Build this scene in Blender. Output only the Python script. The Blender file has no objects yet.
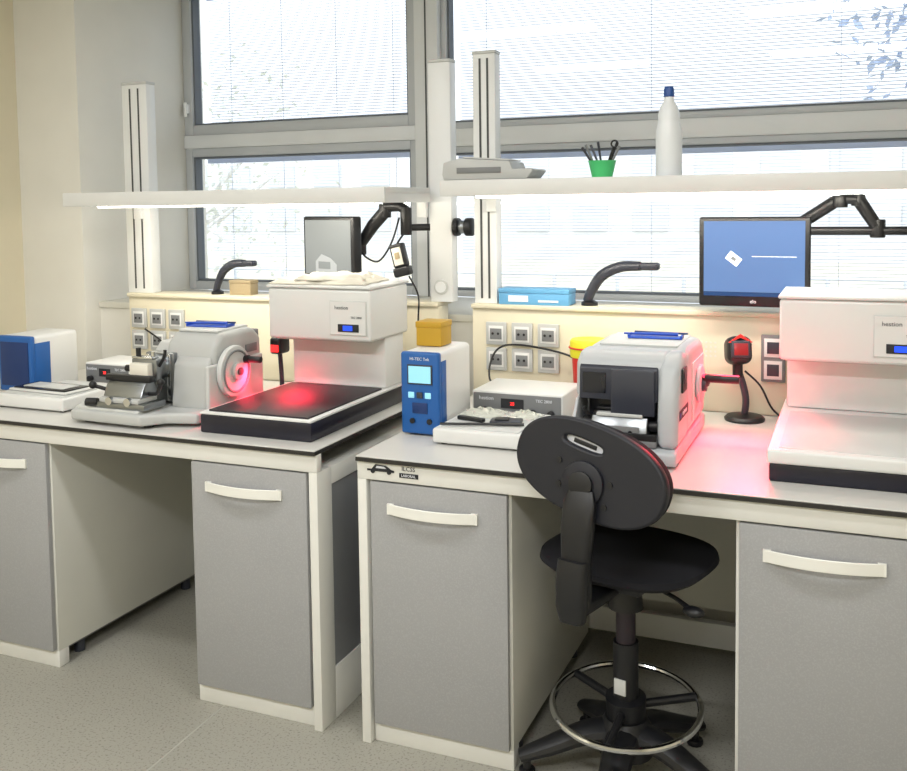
import bpy, bmesh, math, random
from mathutils import Matrix, Vector
random.seed(4)
sc=bpy.context.scene
COL=sc.collection
pi=math.pi
def S(r,g,b):
    f=lambda c:(c/255/12.92) if c/255<=.04045 else ((c/255+.055)/1.055)**2.4
    return (f(r),f(g),f(b),1)
MATS={}
def mat(name,col,rough=.5,metal=0,var=.04,scale=6,bump=0,bscale=200,emit=None,es=0,spec=.5,speck=None):
    if name in MATS: return MATS[name]
    m=bpy.data.materials.new(name); m.use_nodes=True; MATS[name]=m
    nt=m.node_tree; b=nt.nodes["Principled BSDF"]
    b.inputs["Roughness"].default_value=rough; b.inputs["Metallic"].default_value=metal
    b.inputs["Specular IOR Level"].default_value=spec
    tc=nt.nodes.new("ShaderNodeTexCoord"); n=nt.nodes.new("ShaderNodeTexNoise"); n.inputs["Scale"].default_value=scale; n.inputs["Detail"].default_value=4
    nt.links.new(tc.outputs["Object"],n.inputs["Vector"])
    mx=nt.nodes.new("ShaderNodeMix"); mx.data_type='RGBA'
    nt.links.new(n.outputs["Fac"],mx.inputs["Factor"])
    mx.inputs["A"].default_value=tuple(min(1,c*(1-var)) for c in col[:3])+(1,)
    mx.inputs["B"].default_value=tuple(min(1,c*(1+var)) for c in col[:3])+(1,)
    out=mx.outputs["Result"]
    if speck:
        n2=nt.nodes.new("ShaderNodeTexNoise"); n2.inputs["Scale"].default_value=speck[1]; n2.inputs["Detail"].default_value=3
        nt.links.new(tc.outputs["Object"],n2.inputs["Vector"])
        rp=nt.nodes.new("ShaderNodeValToRGB"); rp.color_ramp.elements[0].position=speck[2]; rp.color_ramp.elements[1].position=speck[2]+.12
        nt.links.new(n2.outputs["Fac"],rp.inputs["Fac"])
        m2=nt.nodes.new("ShaderNodeMix"); m2.data_type='RGBA'
        nt.links.new(rp.outputs["Color"],m2.inputs["Factor"]); nt.links.new(out,m2.inputs["A"]); m2.inputs["B"].default_value=speck[0]
        out=m2.outputs["Result"]
    nt.links.new(out,b.inputs["Base Color"])
    if bump:
        n3=nt.nodes.new("ShaderNodeTexNoise"); n3.inputs["Scale"].default_value=bscale
        nt.links.new(tc.outputs["Object"],n3.inputs["Vector"])
        bp=nt.nodes.new("ShaderNodeBump"); bp.inputs["Strength"].default_value=bump; bp.inputs["Distance"].default_value=.002
        nt.links.new(n3.outputs["Fac"],bp.inputs["Height"]); nt.links.new(bp.outputs["Normal"],b.inputs["Normal"])
    if emit:
        b.inputs["Emission Color"].default_value=emit; b.inputs["Emission Strength"].default_value=es
    return m
WHITE=mat("white_enamel",S(221,222,221),.35)
FRAME=mat("white_frame",S(227,227,222),.4)
TOPM=mat("worktop_laminate",S(209,208,204),.32)
EDGE=mat("dark_core_edge",S(40,38,36),.5)
DOORG=mat("grey_door",S(159,160,162),.5,speck=(S(166,167,169),260,.5))
DOORI=mat("grey_inset",S(132,134,137),.5)
HANDLE=mat("cream_handle",S(238,238,232),.35)
CARC=mat("carcass_grey",S(216,216,208),.5)
WALL=mat("cream_wall",S(226,218,194),.8,bump=.1)
PIER=mat("pier_wall",S(228,226,218),.8,bump=.1)
PANEL=mat("cream_panel",S(224,216,192),.5)
POST=mat("white_post",S(234,236,237),.35)
DSLOT=mat("dark_slot",S(70,72,74),.5)
ALU=mat("window_aluminium",S(190,194,198),.4)
ALUL=mat("window_light_frame",S(222,225,227),.4)
GASK=mat("gasket",S(104,110,117),.6)
BLK=mat("black_plastic",S(20,21,25),.42)
BLKM=mat("black_matte",S(36,27,36),.5,bump=.1,bscale=300)
FAB=mat("black_fabric",S(14,15,24),.9,bump=.5,bscale=500)
SHELL=mat("dark_shell_plastic",S(20,22,32),.5)
NAVY=mat("navy_base",S(20,20,36),.3)
CHROME=mat("chrome",S(210,212,215),.12,metal=1)
STEEL=mat("steel",S(150,154,158),.3,metal=1)
GREY=mat("machine_grey",S(184,186,185),.4)
MGRAY2=mat("machine_blue_grey",S(184,188,192),.38)
LGREY=mat("machine_light_grey",S(202,204,203),.38)
MGREY=mat("mid_grey",S(120,122,124),.45)
DGREY=mat("dark_grey",S(52,55,66),.35)
GLOSS=mat("gloss_dark",S(26,29,38),.12)
BLUE=mat("device_blue",S(28,92,165),.4)
BLUED=mat("device_dark_blue",S(18,50,105),.4)
TBLUE=mat("tool_blue",S(30,80,190),.35)
YEL=mat("yellow_plastic",S(190,150,40),.45)
YELL=mat("lid_yellow",S(222,214,40),.4)
RED=mat("red_plastic",S(205,45,40),.4)
GREEN=mat("green_plastic",S(80,205,125),.4)
LBLUE=mat("light_blue_card",S(100,165,210),.5)
CARD=mat("cardboard",S(168,152,122),.8)
PAPER=mat("paper_white",S(226,222,210),.8)
CLOTH=mat("cloth_offwhite",S(206,202,190),.9,bump=.3,bscale=300)
BOTTLE=mat("bottle_white",S(232,236,240),.3)
CAPB=mat("cap_blue",S(40,80,150),.4)
INK=mat("ink",S(30,32,38),.6)
INKW=mat("ink_white",S(225,228,235),.6)
LCD=mat("lcd_blue",S(20,60,200),.3,emit=S(30,80,255),es=1.0)
LCDP=mat("lcd_pale",S(150,215,235),.3,emit=S(150,215,240),es=.35)
SCRB=mat("screen_blue",S(50,65,95),.25,emit=S(96,134,186),es=.85)
SCRT=mat("screen_bar",S(20,50,90),.25,emit=S(20,55,105),es=.5)
SCRW=mat("screen_white",S(225,235,240),.3,emit=S(225,235,240),es=.6)
SCRG=mat("screen_grey",S(90,94,96),.3,emit=S(160,164,164),es=.5)
SCRG2=mat("screen_pale_grey",S(120,124,126),.3,emit=S(205,208,210),es=.5)
REDG=mat("red_window",S(120,26,32),.3,emit=S(255,40,40),es=.12)
REDL=mat("red_led",S(220,40,40),.3,emit=S(255,40,40),es=2.0)
TUBE=mat("light_tube",S(255,245,225),.4,emit=(1,.95,.84,1),es=7)
FLOORM=mat("vinyl_floor",S(162,160,150),.5,var=.05,scale=3,speck=(S(128,127,118),130,.55))
SEAM=mat("floor_seam",S(184,183,174),.6)
CEILM=mat("ceiling_white",S(225,225,220),.9)
SILL=mat("sill_white",S(222,220,210),.5)
def slatmat(name,col,f):
    m=bpy.data.materials.new(name); m.use_nodes=True; nt=m.node_tree; nt.nodes.clear()
    o=nt.nodes.new("ShaderNodeOutputMaterial"); d=nt.nodes.new("ShaderNodeBsdfDiffuse"); t=nt.nodes.new("ShaderNodeBsdfTranslucent"); x=nt.nodes.new("ShaderNodeMixShader")
    d.inputs[0].default_value=col; t.inputs[0].default_value=col; x.inputs[0].default_value=f
    nt.links.new(d.outputs[0],x.inputs[1]); nt.links.new(t.outputs[0],x.inputs[2]); nt.links.new(x.outputs[0],o.inputs[0]); return m
SLAT=slatmat("blind_slat",S(216,222,235),.55)

class B:
    def __init__(s): s.bm=bmesh.new(); s.m=[]
    def mi(s,m):
        if m not in s.m: s.m.append(m)
        return s.m.index(m)
    def _add(s,t,m,M=None):
        if m is not None:
            i=s.mi(m)
            for f in t.faces: f.material_index=i
        if M is not None: bmesh.ops.transform(t,matrix=M,verts=t.verts)
        bmesh.ops.recalc_face_normals(t,faces=t.faces)
        me=bpy.data.meshes.new("t"); t.to_mesh(me); s.bm.from_mesh(me); bpy.data.meshes.remove(me); t.free(); return s
    def box(s,a,b,m,bev=0,seg=2,M=None):
        t=bmesh.new(); bmesh.ops.create_cube(t,size=1)
        d=[abs(b[i]-a[i]) for i in range(3)]; c=[(a[i]+b[i])/2 for i in range(3)]
        bmesh.ops.transform(t,matrix=Matrix.Translation(c)@Matrix.Diagonal((*d,1)),verts=t.verts)
        if bev: bmesh.ops.bevel(t,geom=t.edges[:],offset=min(bev,min(d)*.45),segments=seg,affect='EDGES',profile=.5)
        return s._add(t,m,M)
    def cyl(s,p0,p1,r,m,r2=None,seg=28,bev=0,M=None):
        p0,p1=Vector(p0),Vector(p1); L=(p1-p0).length
        t=bmesh.new(); bmesh.ops.create_cone(t,cap_ends=True,segments=seg,radius1=r,radius2=r if r2 is None else r2,depth=L)
        if bev:
            ed=[e for e in t.edges if any(len(f.verts)>4 for f in e.link_faces)]
            bmesh.ops.bevel(t,geom=ed,offset=bev,segments=2,affect='EDGES',profile=.5)
        q=Vector((0,0,1)).rotation_difference((p1-p0).normalized()).to_matrix().to_4x4()
        bmesh.ops.transform(t,matrix=Matrix.Translation((p0+p1)/2)@q,verts=t.verts)
        return s._add(t,m,M)
    def lathe(s,prof,m,M=None,seg=32):
        t=bmesh.new(); rings=[]
        for r,z in prof:
            if r<1e-5: rings.append([t.verts.new((0,0,z))])
            else: rings.append([t.verts.new((r*math.cos(2*pi*k/seg),r*math.sin(2*pi*k/seg),z)) for k in range(seg)])
        for A,C in zip(rings,rings[1:]):
            for k in range(seg):
                k2=(k+1)%seg
                v=[A[k%len(A)],A[k2%len(A)],C[k2%len(C)],C[k%len(C)]]
                u=[]
                for x in v:
                    if x not in u: u.append(x)
                if len(u)>2: t.faces.new(u)
        return s._add(t,m,M)
    def loft(s,st_,m,n=20,e=3.5,M=None):
        t=bmesh.new(); rings=[]; N=len(st_)
        for i,(cx,cy,cz,hx,hn) in enumerate(st_):
            a=st_[max(0,i-1)]; c=st_[min(N-1,i+1)]; d=Vector((0,c[1]-a[1],c[2]-a[2])).normalized(); nn=Vector((0,-d.z,d.y))
            ring=[]
            for k in range(n):
                th=2*pi*k/n; co_,si=math.cos(th),math.sin(th)
                px=hx*abs(co_)**(2/e)*(1 if co_>=0 else -1); pn=hn*abs(si)**(2/e)*(1 if si>=0 else -1)
                ring.append(t.verts.new(Vector((cx+px,cy,cz))+nn*pn))
            rings.append(ring)
        for A,C in zip(rings,rings[1:]):
            for k in range(n): t.faces.new([A[k],A[(k+1)%n],C[(k+1)%n],C[k]])
        t.faces.new(rings[0]); t.faces.new(rings[-1]); return s._add(t,m,M)
    def prism(s,poly,ax,lo,hi,m,bev=0,seg=2,M=None):
        t=bmesh.new()
        def P(a,b,c): return {'x':(c,a,b),'y':(a,c,b),'z':(a,b,c)}[ax]
        A=[t.verts.new(P(a,b,lo)) for a,b in poly]; C=[t.verts.new(P(a,b,hi)) for a,b in poly]
        t.faces.new(A); t.faces.new(C[::-1]); n=len(poly)
        for i in range(n): t.faces.new([A[i],C[i],C[(i+1)%n],A[(i+1)%n]])
        bmesh.ops.recalc_face_normals(t,faces=t.faces)
        if bev: bmesh.ops.bevel(t,geom=t.edges[:],offset=bev,segments=seg,affect='EDGES',profile=.5)
        return s._add(t,m,M)
    def tube(s,pts,r,m,seg=12,closed=False,M=None,smooth=0,flat=1.0):
        pts=[Vector(p) for p in pts]; rs=r if isinstance(r,(list,tuple)) else [r]*len(pts)
        if smooth:
            np_,nr=[],[]; n=len(pts)
            for i in range(n-1 if not closed else n):
                g=lambda k:pts[k%n] if closed else pts[max(0,min(n-1,k))]
                p0,p1,p2,p3=g(i-1),g(i),g(i+1),g(i+2)
                for k in range(smooth):
                    u=k/smooth
                    np_.append(.5*((2*p1)+(-p0+p2)*u+(2*p0-5*p1+4*p2-p3)*u*u+(-p0+3*p1-3*p2+p3)*u**3)); nr.append(rs[i]*(1-u)+rs[(i+1)%n]*u)
            if not closed: np_.append(pts[-1]); nr.append(rs[-1])
            pts,rs=np_,nr
        t=bmesh.new(); n=len(pts); rings=[]; up=None
        for i,p in enumerate(pts):
            a=pts[(i-1)%n] if closed else pts[max(0,i-1)]; b=pts[(i+1)%n] if closed else pts[min(n-1,i+1)]
            d=(b-a).normalized()
            if up is None: up=d.orthogonal().normalized() if abs(d.z)>.9 else (Vector((0,0,1))-d*d.z).normalized()
            up=(up-d*up.dot(d)).normalized(); w=d.cross(up)
            rings.append([t.verts.new(p+(up*math.cos(2*pi*k/seg)*flat+w*math.sin(2*pi*k/seg))*rs[i]) for k in range(seg)])
        for i in range(n if closed else n-1):
            A,C=rings[i],rings[(i+1)%n]
            for k in range(seg): t.faces.new([A[k],A[(k+1)%seg],C[(k+1)%seg],C[k]])
        if not closed: t.faces.new(rings[0]); t.faces.new(rings[-1])
        return s._add(t,m,M)
    def torus(s,c,R,r,m,ax='z',seg=48,M=None):
        f={'z':lambda a:(c[0]+R*math.cos(a),c[1]+R*math.sin(a),c[2]),'x':lambda a:(c[0],c[1]+R*math.cos(a),c[2]+R*math.sin(a)),'y':lambda a:(c[0]+R*math.cos(a),c[1],c[2]+R*math.sin(a))}[ax]
        return s.tube([f(2*pi*k/seg) for k in range(seg)],r,m,closed=True,seg=10,M=M)
    def sph(s,c,r,m,sc_=(1,1,1),M=None):
        t=bmesh.new(); bmesh.ops.create_uvsphere(t,u_segments=20,v_segments=12,radius=r)
        bmesh.ops.transform(t,matrix=Matrix.Translation(c)@Matrix.Diagonal((*sc_,1)),verts=t.verts)
        return s._add(t,m,M)
    def text(s,txt,size,loc,m,face='-y',ext=.0006,ang=0,align='CENTER'):
        cu=bpy.data.curves.new("txt",'FONT'); cu.body=txt; cu.size=size; cu.extrude=ext; cu.align_x=align; cu.align_y='CENTER'; cu.resolution_u=2
        o=bpy.data.objects.new("txt",cu); COL.objects.link(o)
        dg=bpy.context.evaluated_depsgraph_get(); me=bpy.data.meshes.new_from_object(o.evaluated_get(dg))
        bpy.data.objects.remove(o); bpy.data.curves.remove(cu)
        t=bmesh.new(); t.from_mesh(me); bpy.data.meshes.remove(me)
        R=Matrix.Rotation(pi/2,4,'X')
        if face=='+x': R=Matrix.Rotation(pi/2,4,'Z')@R
        if face=='+z': R=Matrix.Identity(4)
        return s._add(t,m,Matrix.Translation(loc)@R@Matrix.Rotation(ang,4,'Z'))
    def obj(s,name,parent=None,label=None,cat=None,kind=None,loc=None,rz=0,group=None):
        me=bpy.data.meshes.new(name); s.bm.to_mesh(me); s.bm.free()
        for m in s.m: me.materials.append(m)
        for p in me.polygons: p.use_smooth=True
        try: me.set_sharp_from_angle(angle=math.radians(32))
        except Exception: pass
        o=bpy.data.objects.new(name,me); COL.objects.link(o)
        if parent: o.parent=parent
        if loc: o.location=loc
        o.rotation_euler[2]=rz
        if label: o["label"]=label
        if cat: o["category"]=cat
        if kind: o["kind"]=kind
        if group: o["group"]=group
        return o
def thing(name,label,cat,loc=(0,0,0),rz=0,group=None):
    o=bpy.data.objects.new(name,None); o.empty_display_size=.05; COL.objects.link(o)
    o.location=loc; o.rotation_euler[2]=rz; o["label"]=label; o["category"]=cat
    if group: o["group"]=group
    return o
def clone(src,loc=None,rz=None,parent=None,label=None):
    o=src.copy(); COL.objects.link(o)
    if parent: o.parent=parent
    if loc is not None: o.location=loc
    if rz is not None: o.rotation_euler[2]=rz
    if label: o["label"]=label
    for c in [c for c in src.children]: clone(c,parent=o)
    return o
RX=lambda a:Matrix.Rotation(a,4,'X')
RY=lambda a:Matrix.Rotation(a,4,'Y')
RZ=lambda a:Matrix.Rotation(a,4,'Z')
T=lambda *a:Matrix.Translation(a)

# ---------------------------------------------------------------- room
WX0,WX1=-2.0,2.3
def st(b,name): return b.obj(name,kind="structure")
st(B().box((-2.9,-4.6,-.1),(3.4,2.0,0),FLOORM),"floor")
st(B().tube([(-.565,1.08,.0005),(-.52,-.30,.0005),(-.43,-4.5,.0005)],.003,SEAM,seg=4),"trim_1")
st(B().box((-2.9,-4.6,3.0),(3.4,2.0,3.1),CEILM),"ceiling")
st(B().box((-2.5,-4.6,0),(-2.38,1.0,3.0),WALL),"wall_left")
b=B(); b.box((-2.9,1.0,0),(WX0,1.95,3.0),PIER,.004); b.box((WX0,1.1,0),(WX1,1.95,1.17),PIER); b.box((WX0,1.72,2.87),(WX1,1.95,3.0),PIER)
b.box((WX1,1.0,0),(3.4,1.95,3.0),PIER); st(b,"wall_back")
st(B().box((3.3,-4.6,0),(3.4,1.0,3.0),WALL),"wall_right")
st(B().box((-2.5,-4.7,0),(3.4,-4.6,3.0),WALL),"wall_front")
st(B().box((WX0,1.09,1.17),(WX1,1.76,1.2),SILL,.004),"trim_2")
def glassmat():
    m=bpy.data.materials.new("window_glass"); m.use_nodes=True; nt=m.node_tree; nt.nodes.clear()
    o=nt.nodes.new("ShaderNodeOutputMaterial"); t=nt.nodes.new("ShaderNodeBsdfTransparent"); g=nt.nodes.new("ShaderNodeBsdfGlossy"); x=nt.nodes.new("ShaderNodeMixShader")
    t.inputs[0].default_value=(.97,.985,1,1); g.inputs["Roughness"].default_value=.02; x.inputs[0].default_value=.04
    nt.links.new(t.outputs[0],x.inputs[1]); nt.links.new(g.outputs[0],x.inputs[2]); nt.links.new(x.outputs[0],o.inputs[0]); return m
GLASS=glassmat()
YW=1.78
def window(n,x0,x1,z0,z1,fw,y=YW,lock=False):
    b=B()
    for a,c in [((x0,y,z0),(x0+fw,y+.09,z1)),((x1-fw,y,z0),(x1,y+.09,z1)),((x0+fw,y,z0),(x1-fw,y+.09,z0+fw)),((x0+fw,y,z1-fw),(x1-fw,y+.09,z1))]:
        b.box(a,c,ALU,.004)
    g=.010; X0,X1,Z0,Z1=x0+fw,x1-fw,z0+fw,z1-fw
    for a,c in [((X0,y+.015,Z0),(X0+g,y+.07,Z1)),((X1-g,y+.015,Z0),(X1,y+.07,Z1)),((X0+g,y+.015,Z0),(X1-g,y+.07,Z0+g)),((X0+g,y+.015,Z1-g),(X1-g,y+.07,Z1))]:
        b.box(a,c,GASK)
    b.box((X0,y+.045,Z0),(X1,y+.049,Z1),GLASS)
    if lock: b.box((x0+.015,y-.02,z0+.12),(x0+.04,y,z0+.17),POST,.004); b.box((x0+.018,y-.03,z0+.1),(x0+.036,y-.018,z0+.18),POST,.004)
    st(b,"window_%d"%n)
    return X0,X1,Z0,Z1
w=[window(1,WX0,-.60,2.035,2.87,.055,lock=True),window(2,WX0,-.60,1.2,1.965,.045),
   window(3,-.475,WX1,2.01,2.87,.03),window(4,-.475,WX1,1.2,1.925,.03)]
b=B(); b.box((WX0,YW-.01,1.965),(-.60,YW+.11,2.035),ALUL,.004); b.box((-.475,YW-.01,1.925),(WX1,YW+.11,2.01),ALUL,.004)
b.box((-.60,YW-.04,1.2),(-.475,YW+.12,2.87),ALUL,.005); b.box((-.54,YW-.045,1.2),(-.534,YW-.04,2.87),DSLOT); st(b,"trim_3")
for i,(X0,X1,Z0,Z1) in enumerate(w):
    b=B(); z=Z0+.01; up=i in(0,2); tilt=math.radians(22 if up else 9); hw=.0085 if up else .006
    while z<Z1-.01:
        dy=hw*math.cos(tilt); dz=hw*math.sin(tilt)
        t=bmesh.new(); v=[t.verts.new(p) for p in [(X0+.01,YW+.15-dy,z-dz),(X1-.01,YW+.15-dy,z-dz),(X1-.01,YW+.15+dy,z+dz),(X0+.01,YW+.15+dy,z+dz)]]; t.faces.new(v); b._add(t,SLAT)
        z+=.0150
    for k in range(4):
        x=X0+.15+(X1-X0-.3)*k/3; b.box((x-.001,YW+.149,Z0),(x+.001,YW+.151,Z1),SLAT)
    b.box((X0,YW+.135,Z1-.03),(X1,YW+.165,Z1),SLAT)
    o=b.obj("window_blind",label="thin horizontal slats of a pale venetian blind outside the window",cat="window blind",group="outdoor venetian blinds")

# ---------------------------------------------------------------- outside
GRD=mat("pale_ground",S(224,218,196),.9,var=.15,scale=.6)
BLD=mat("pale_building",S(218,221,226),.8)
BLDW=mat("building_windows",S(204,210,219),.4)
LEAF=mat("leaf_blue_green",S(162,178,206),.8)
LEAF2=mat("leaf_pale",S(208,213,207),.8)
BARK=mat("bark",S(204,204,201),.9)
B().box((-60,2.1,-.9),(50,90,-.8),GRD).obj("outdoor_ground",label="pale sunlit grass and paving outside the windows",cat="ground",kind="structure")
b=B(); b.box((-30,36,-.8),(26,44,4.2),BLD)
for k in range(22):
    for j in range(2): b.box((-29+k*2.45,35.9,.4+j*2.0),(-27.6+k*2.45,36.0,1.4+j*2.0),BLDW)
b.obj("office_building",label="pale low office building with rows of windows",cat="building",kind="structure")
b=B()
for k in range(30): b.cyl((-14+k,12,-.8),(-14+k,12,.5),.03,BLDW,seg=8)
for z in (.1,.5): b.cyl((-14,12,z),(15,12,z),.025,BLDW,seg=8)
b.obj("metal_fence",label="thin pale metal railing standing on the lawn outside",cat="fence")
def tree(x,y,h,r,n,m,label,sz=1):
    root=thing("tree",label,"tree",(x,y,-.8))
    zc=h-r
    bb=B(); bb.tube([(0,0,0),(.05,.02,zc*.6),(0,0,zc)],[.12,.09,.05],BARK,seg=8)
    for k in range(9):
        a=k*2.4; bb.tube([(0,0,zc*.7+k*.05),(r*.7*math.cos(a),r*.7*math.sin(a),zc+r*.5*math.sin(k))],[.04,.012],BARK,seg=6)
    bb.obj("trunk",root)
    bb=B(); t=bmesh.new()
    for k in range(n):
        while True:
            p=Vector((random.gauss(0,.5),random.gauss(0,.5),random.gauss(0,.5)))
            if p.length<1.25: break
        p=p*r; p.z+=zc; s_=random.uniform(.04,.085)*(r/1.3)*sz
        R=Matrix.Rotation(random.uniform(0,6.28),3,Vector((random.random()-.5,random.random()-.5,random.random()-.5)).normalized())
        vs=[t.verts.new(p+R@Vector(q)*s_) for q in [(-1,0,0),(0,-.45,0),(1,0,0),(0,.45,0)]]; t.faces.new(vs)
    i=bb.mi(m)
    me=bpy.data.meshes.new("f"); t.to_mesh(me); bb.bm.from_mesh(me); t.free()
    bb.obj("foliage",root)["kind"]="stuff"
tree(2.70,5.4,5.40,1.30,6000,LEAF,"blue-green leafy tree close outside the window",.8)
tree(-7.5,9,4.6,1.8,1500,LEAF2,"pale sunlit tree on the lawn outside",.7)

# ---------------------------------------------------------------- benches
def bench(name,x0,x1,left_end,right_end,label):
    r=thing(name,label,"workbench",(x0,0,0)); L=x1-x0
    b=B(); b.box((0,-.012,.884),(L,.955,.8965),EDGE,.001,1); b.box((.001,-.010,.8965),(L-.001,.955,.9),TOPM,.001,1); b.obj("worktop",r,"white laminate worktop with dark core edge")
    b=B(); b.box((0,0,.828),(L,.03,.884),FRAME,.002); b.box((0,.90,.828),(L,.93,.884),FRAME,.002)
    b.obj("apron",r)
    for side,on in ((0,left_end),(1,right_end)):
        if not on: continue
        a,c=(0,.03) if side==0 else (L-.03,L)
        b=B()
        b.box((a,0,0),(c,.09,.828),FRAME,.002); b.box((a,.84,0),(c,.93,.828),FRAME,.002)
        b.box((a,.09,.77),(c,.84,.828),FRAME,.002); b.box((a,.09,0),(c,.84,.17),FRAME,.002)
        b.box((a+.006,.09,.17),(c-.006,.84,.77),DOORI)
        b.obj("end_frame",r)
    b=B(); b.box((.05,.905,.20),(L-.05,.925,.828),CARC); b.obj("back_board",r)
    b=B(); b.box((.03,.895,.06),(L-.03,.93,.15),FRAME,.003); b.obj("lower_rail",r)
    return r
bench("workbench",-1.95,-.142,False,True,"long white laboratory workbench with a dark-edged top and open knee space")
bl=bench("workbench",0,1.78,True,False,"white laboratory workbench with a dark-edged top and logo on its apron")
b=B()
b.prism([(.035,.862),(.05,.862),(.062,.877),(.098,.875),(.115,.864),(.125,.862),(.125,.856),(.035,.856)],'y',-.002,-.0005,INK)
b.prism([(.064,.866),(.068,.873),(.092,.872),(.100,.866)],'y',-.003,-.0018,INKW)
b.cyl((.054,-.003,.856),(.054,-.0005,.856),.007,INK,seg=14); b.cyl((.108,-.003,.856),(.108,-.0005,.856),.007,INK,seg=14)
b.text("ILCSS",.019,(.172,-.001,.871),INK); b.box((.142,-.002,.844),(.204,-.0005,.858),INK); b.text("LABORAL",.011,(.173,-.003,.851),INKW)
b.obj("logo_label",bl,"small dark printed logo and lettering")

def cabinet(x0,w,label,group="grey-door under-bench cabinets"):
    r=thing("cabinet",label,"cabinet",(x0,.0,0),group=group)
    b=B(); y0=.022
    b.box((0,y0,.0),(w,.07,.062),FRAME,.003)
    b.box((0,y0,.062),(.018,.86,.826),FRAME,.001); b.box((w-.018,y0,.062),(w,.86,.826),CARC,.001)
    b.box((.018,y0,.062),(w-.018,.86,.08),FRAME); b.box((.018,y0,.808),(w-.018,.86,.826),FRAME); b.box((.018,.84,.08),(w-.018,.86,.808),CARC)
    b.box((.02,.071,.045),(w-.02,.84,.0615),MGREY)
    for px in (.04,w-.04):
        b.cyl((px,.16,0),(px,.16,.05),.02,DGREY); b.cyl((px,.78,0),(px,.78,.05),.02,DGREY)
    b.obj("body",r)
    b=B(); b.box((.010,.002,.067),(w-.008,.021,.822),DOORG,.002); d=b.obj("door",r,"speckled grey door")
    b=B(); n=16; hw=.145; cx=w*.47; zc=.745; out=[];inn=[]
    for k in range(n+1):
        u=-1+2*k/n; out.append((cx+u*hw,.002-.026*(1-u*u)-.006)); inn.append((cx+u*hw,.002-.026*(1-u*u)))
    b.prism(out+inn[::-1],'z',zc-.016,zc+.016,HANDLE,.0015,1)
    b.box((cx-hw,-.006,zc-.016),(cx-hw+.02,.003,zc+.016),HANDLE); b.box((cx+hw-.02,-.006,zc-.016),(cx+hw,.003,zc+.016),HANDLE)
    b.obj("handle",d,"cream curved pull handle")
    return r
ca=cabinet(-.63,.455,"grey cabinet with cream handle at the open end of a bench")
clone(ca,(-1.70,0,0),label="grey cabinet with cream handle beside the open knee space")
clone(ca,(.032,0,0),label="grey cabinet with cream handle beside the black chair")
clone(ca,(1.108,0,0),label="grey cabinet with cream handle under the white tray unit")

def socket_panel(x0,x1,sx,nc,label):
    r=thing("service_panel",label,"wall panel",(x0,.96,.9)); L=x1-x0
    b=B(); b.box((0,0,0),(L,.1,.345),PANEL,.003); b.box((-.002,-.012,.345),(L+.002,.13,.362),PANEL,.003)
    b.obj("panel",r)
    for c in range(nc):
        for j in range(2):
            b=B(); X=sx+c*.105; Z=.105+j*.1
            b.box((X,-.012,Z),(X+.084,-.0005,Z+.088),GREY,.003); b.box((X+.012,-.014,Z+.014),(X+.072,-.0122,Z+.074),WHITE,.001)
            b.box((X+.018,-.016,Z+.022),(X+.066,-.0142,Z+.064),MGREY,.001)
            for q in (.03,.052): b.cyl((X+q,-.0175,Z+.044),(X+q,-.0162,Z+.044),.005,BLK,seg=10)
            b.obj("power_socket",r,"pale square power socket")
    return r
socket_panel(-1.70,-.145,.02,3,"cream service panel with power sockets behind a bench")
sp=socket_panel(.0,1.78,.06,3,"cream service panel with power sockets and a vent")
b=B(); b.box((1.085,-.012,.12),(1.165,-.0005,.285),MGREY,.003)
for j in range(2): b.box((1.095,-.015,.13+j*.078),(1.155,-.0122,.195+j*.078),WHITE,.001); b.box((1.105,-.017,.142+j*.078),(1.145,-.0152,.183+j*.078),DGREY,.001)
b.obj("power_socket",sp,"grey framed double socket")
b=B()
for k in range(9):
    for j in range(4): b.cyl((.80+k*.016,-.0015,.20+j*.016),(.80+k*.016,-.0003,.20+j*.016),.004,SILL,seg=8)
b.obj("vent",sp)

# posts + shelves
def post(x0,x1,label,z0=1.262,z1=2.22,slots=2,y=.975):
    r=thing("support_post",label,"post",((x0+x1)/2,y+.03,z0)); w=(x1-x0)/2; h=z1-z0
    b=B(); b.box((-w,-.03,0),(w,.03,h-.012),POST,.004); b.box((-w-.001,-.031,h-.012),(w+.001,.031,h),LGREY,.002)
    for k in range(slots):
        x=-w+2*w*(k+1)/(slots+1)*1.0
        b.box((x-.004,-.032,.02),(x+.004,-.029,h-.03),DSLOT)
    b.obj("upright",r)
    return r
post(-1.715,-1.575,"white slotted aluminium upright at the end of a shelf")
pc=post(-.185,-.09,"wide white upright with a round cap between the two benches",slots=0)
B().cyl((.0,-.038,.06),(.0,-.0305,.06),.03,LGREY,bev=.002).cyl((.0,-.04,.06),(.0,-.037,.06),.022,POST).obj("round_cap",pc)
post(.005,.098,"white slotted aluminium upright carrying the shelf",slots=2,z1=2.24)
post(1.66,1.76,"white slotted aluminium upright carrying the shelf",slots=2)
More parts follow.
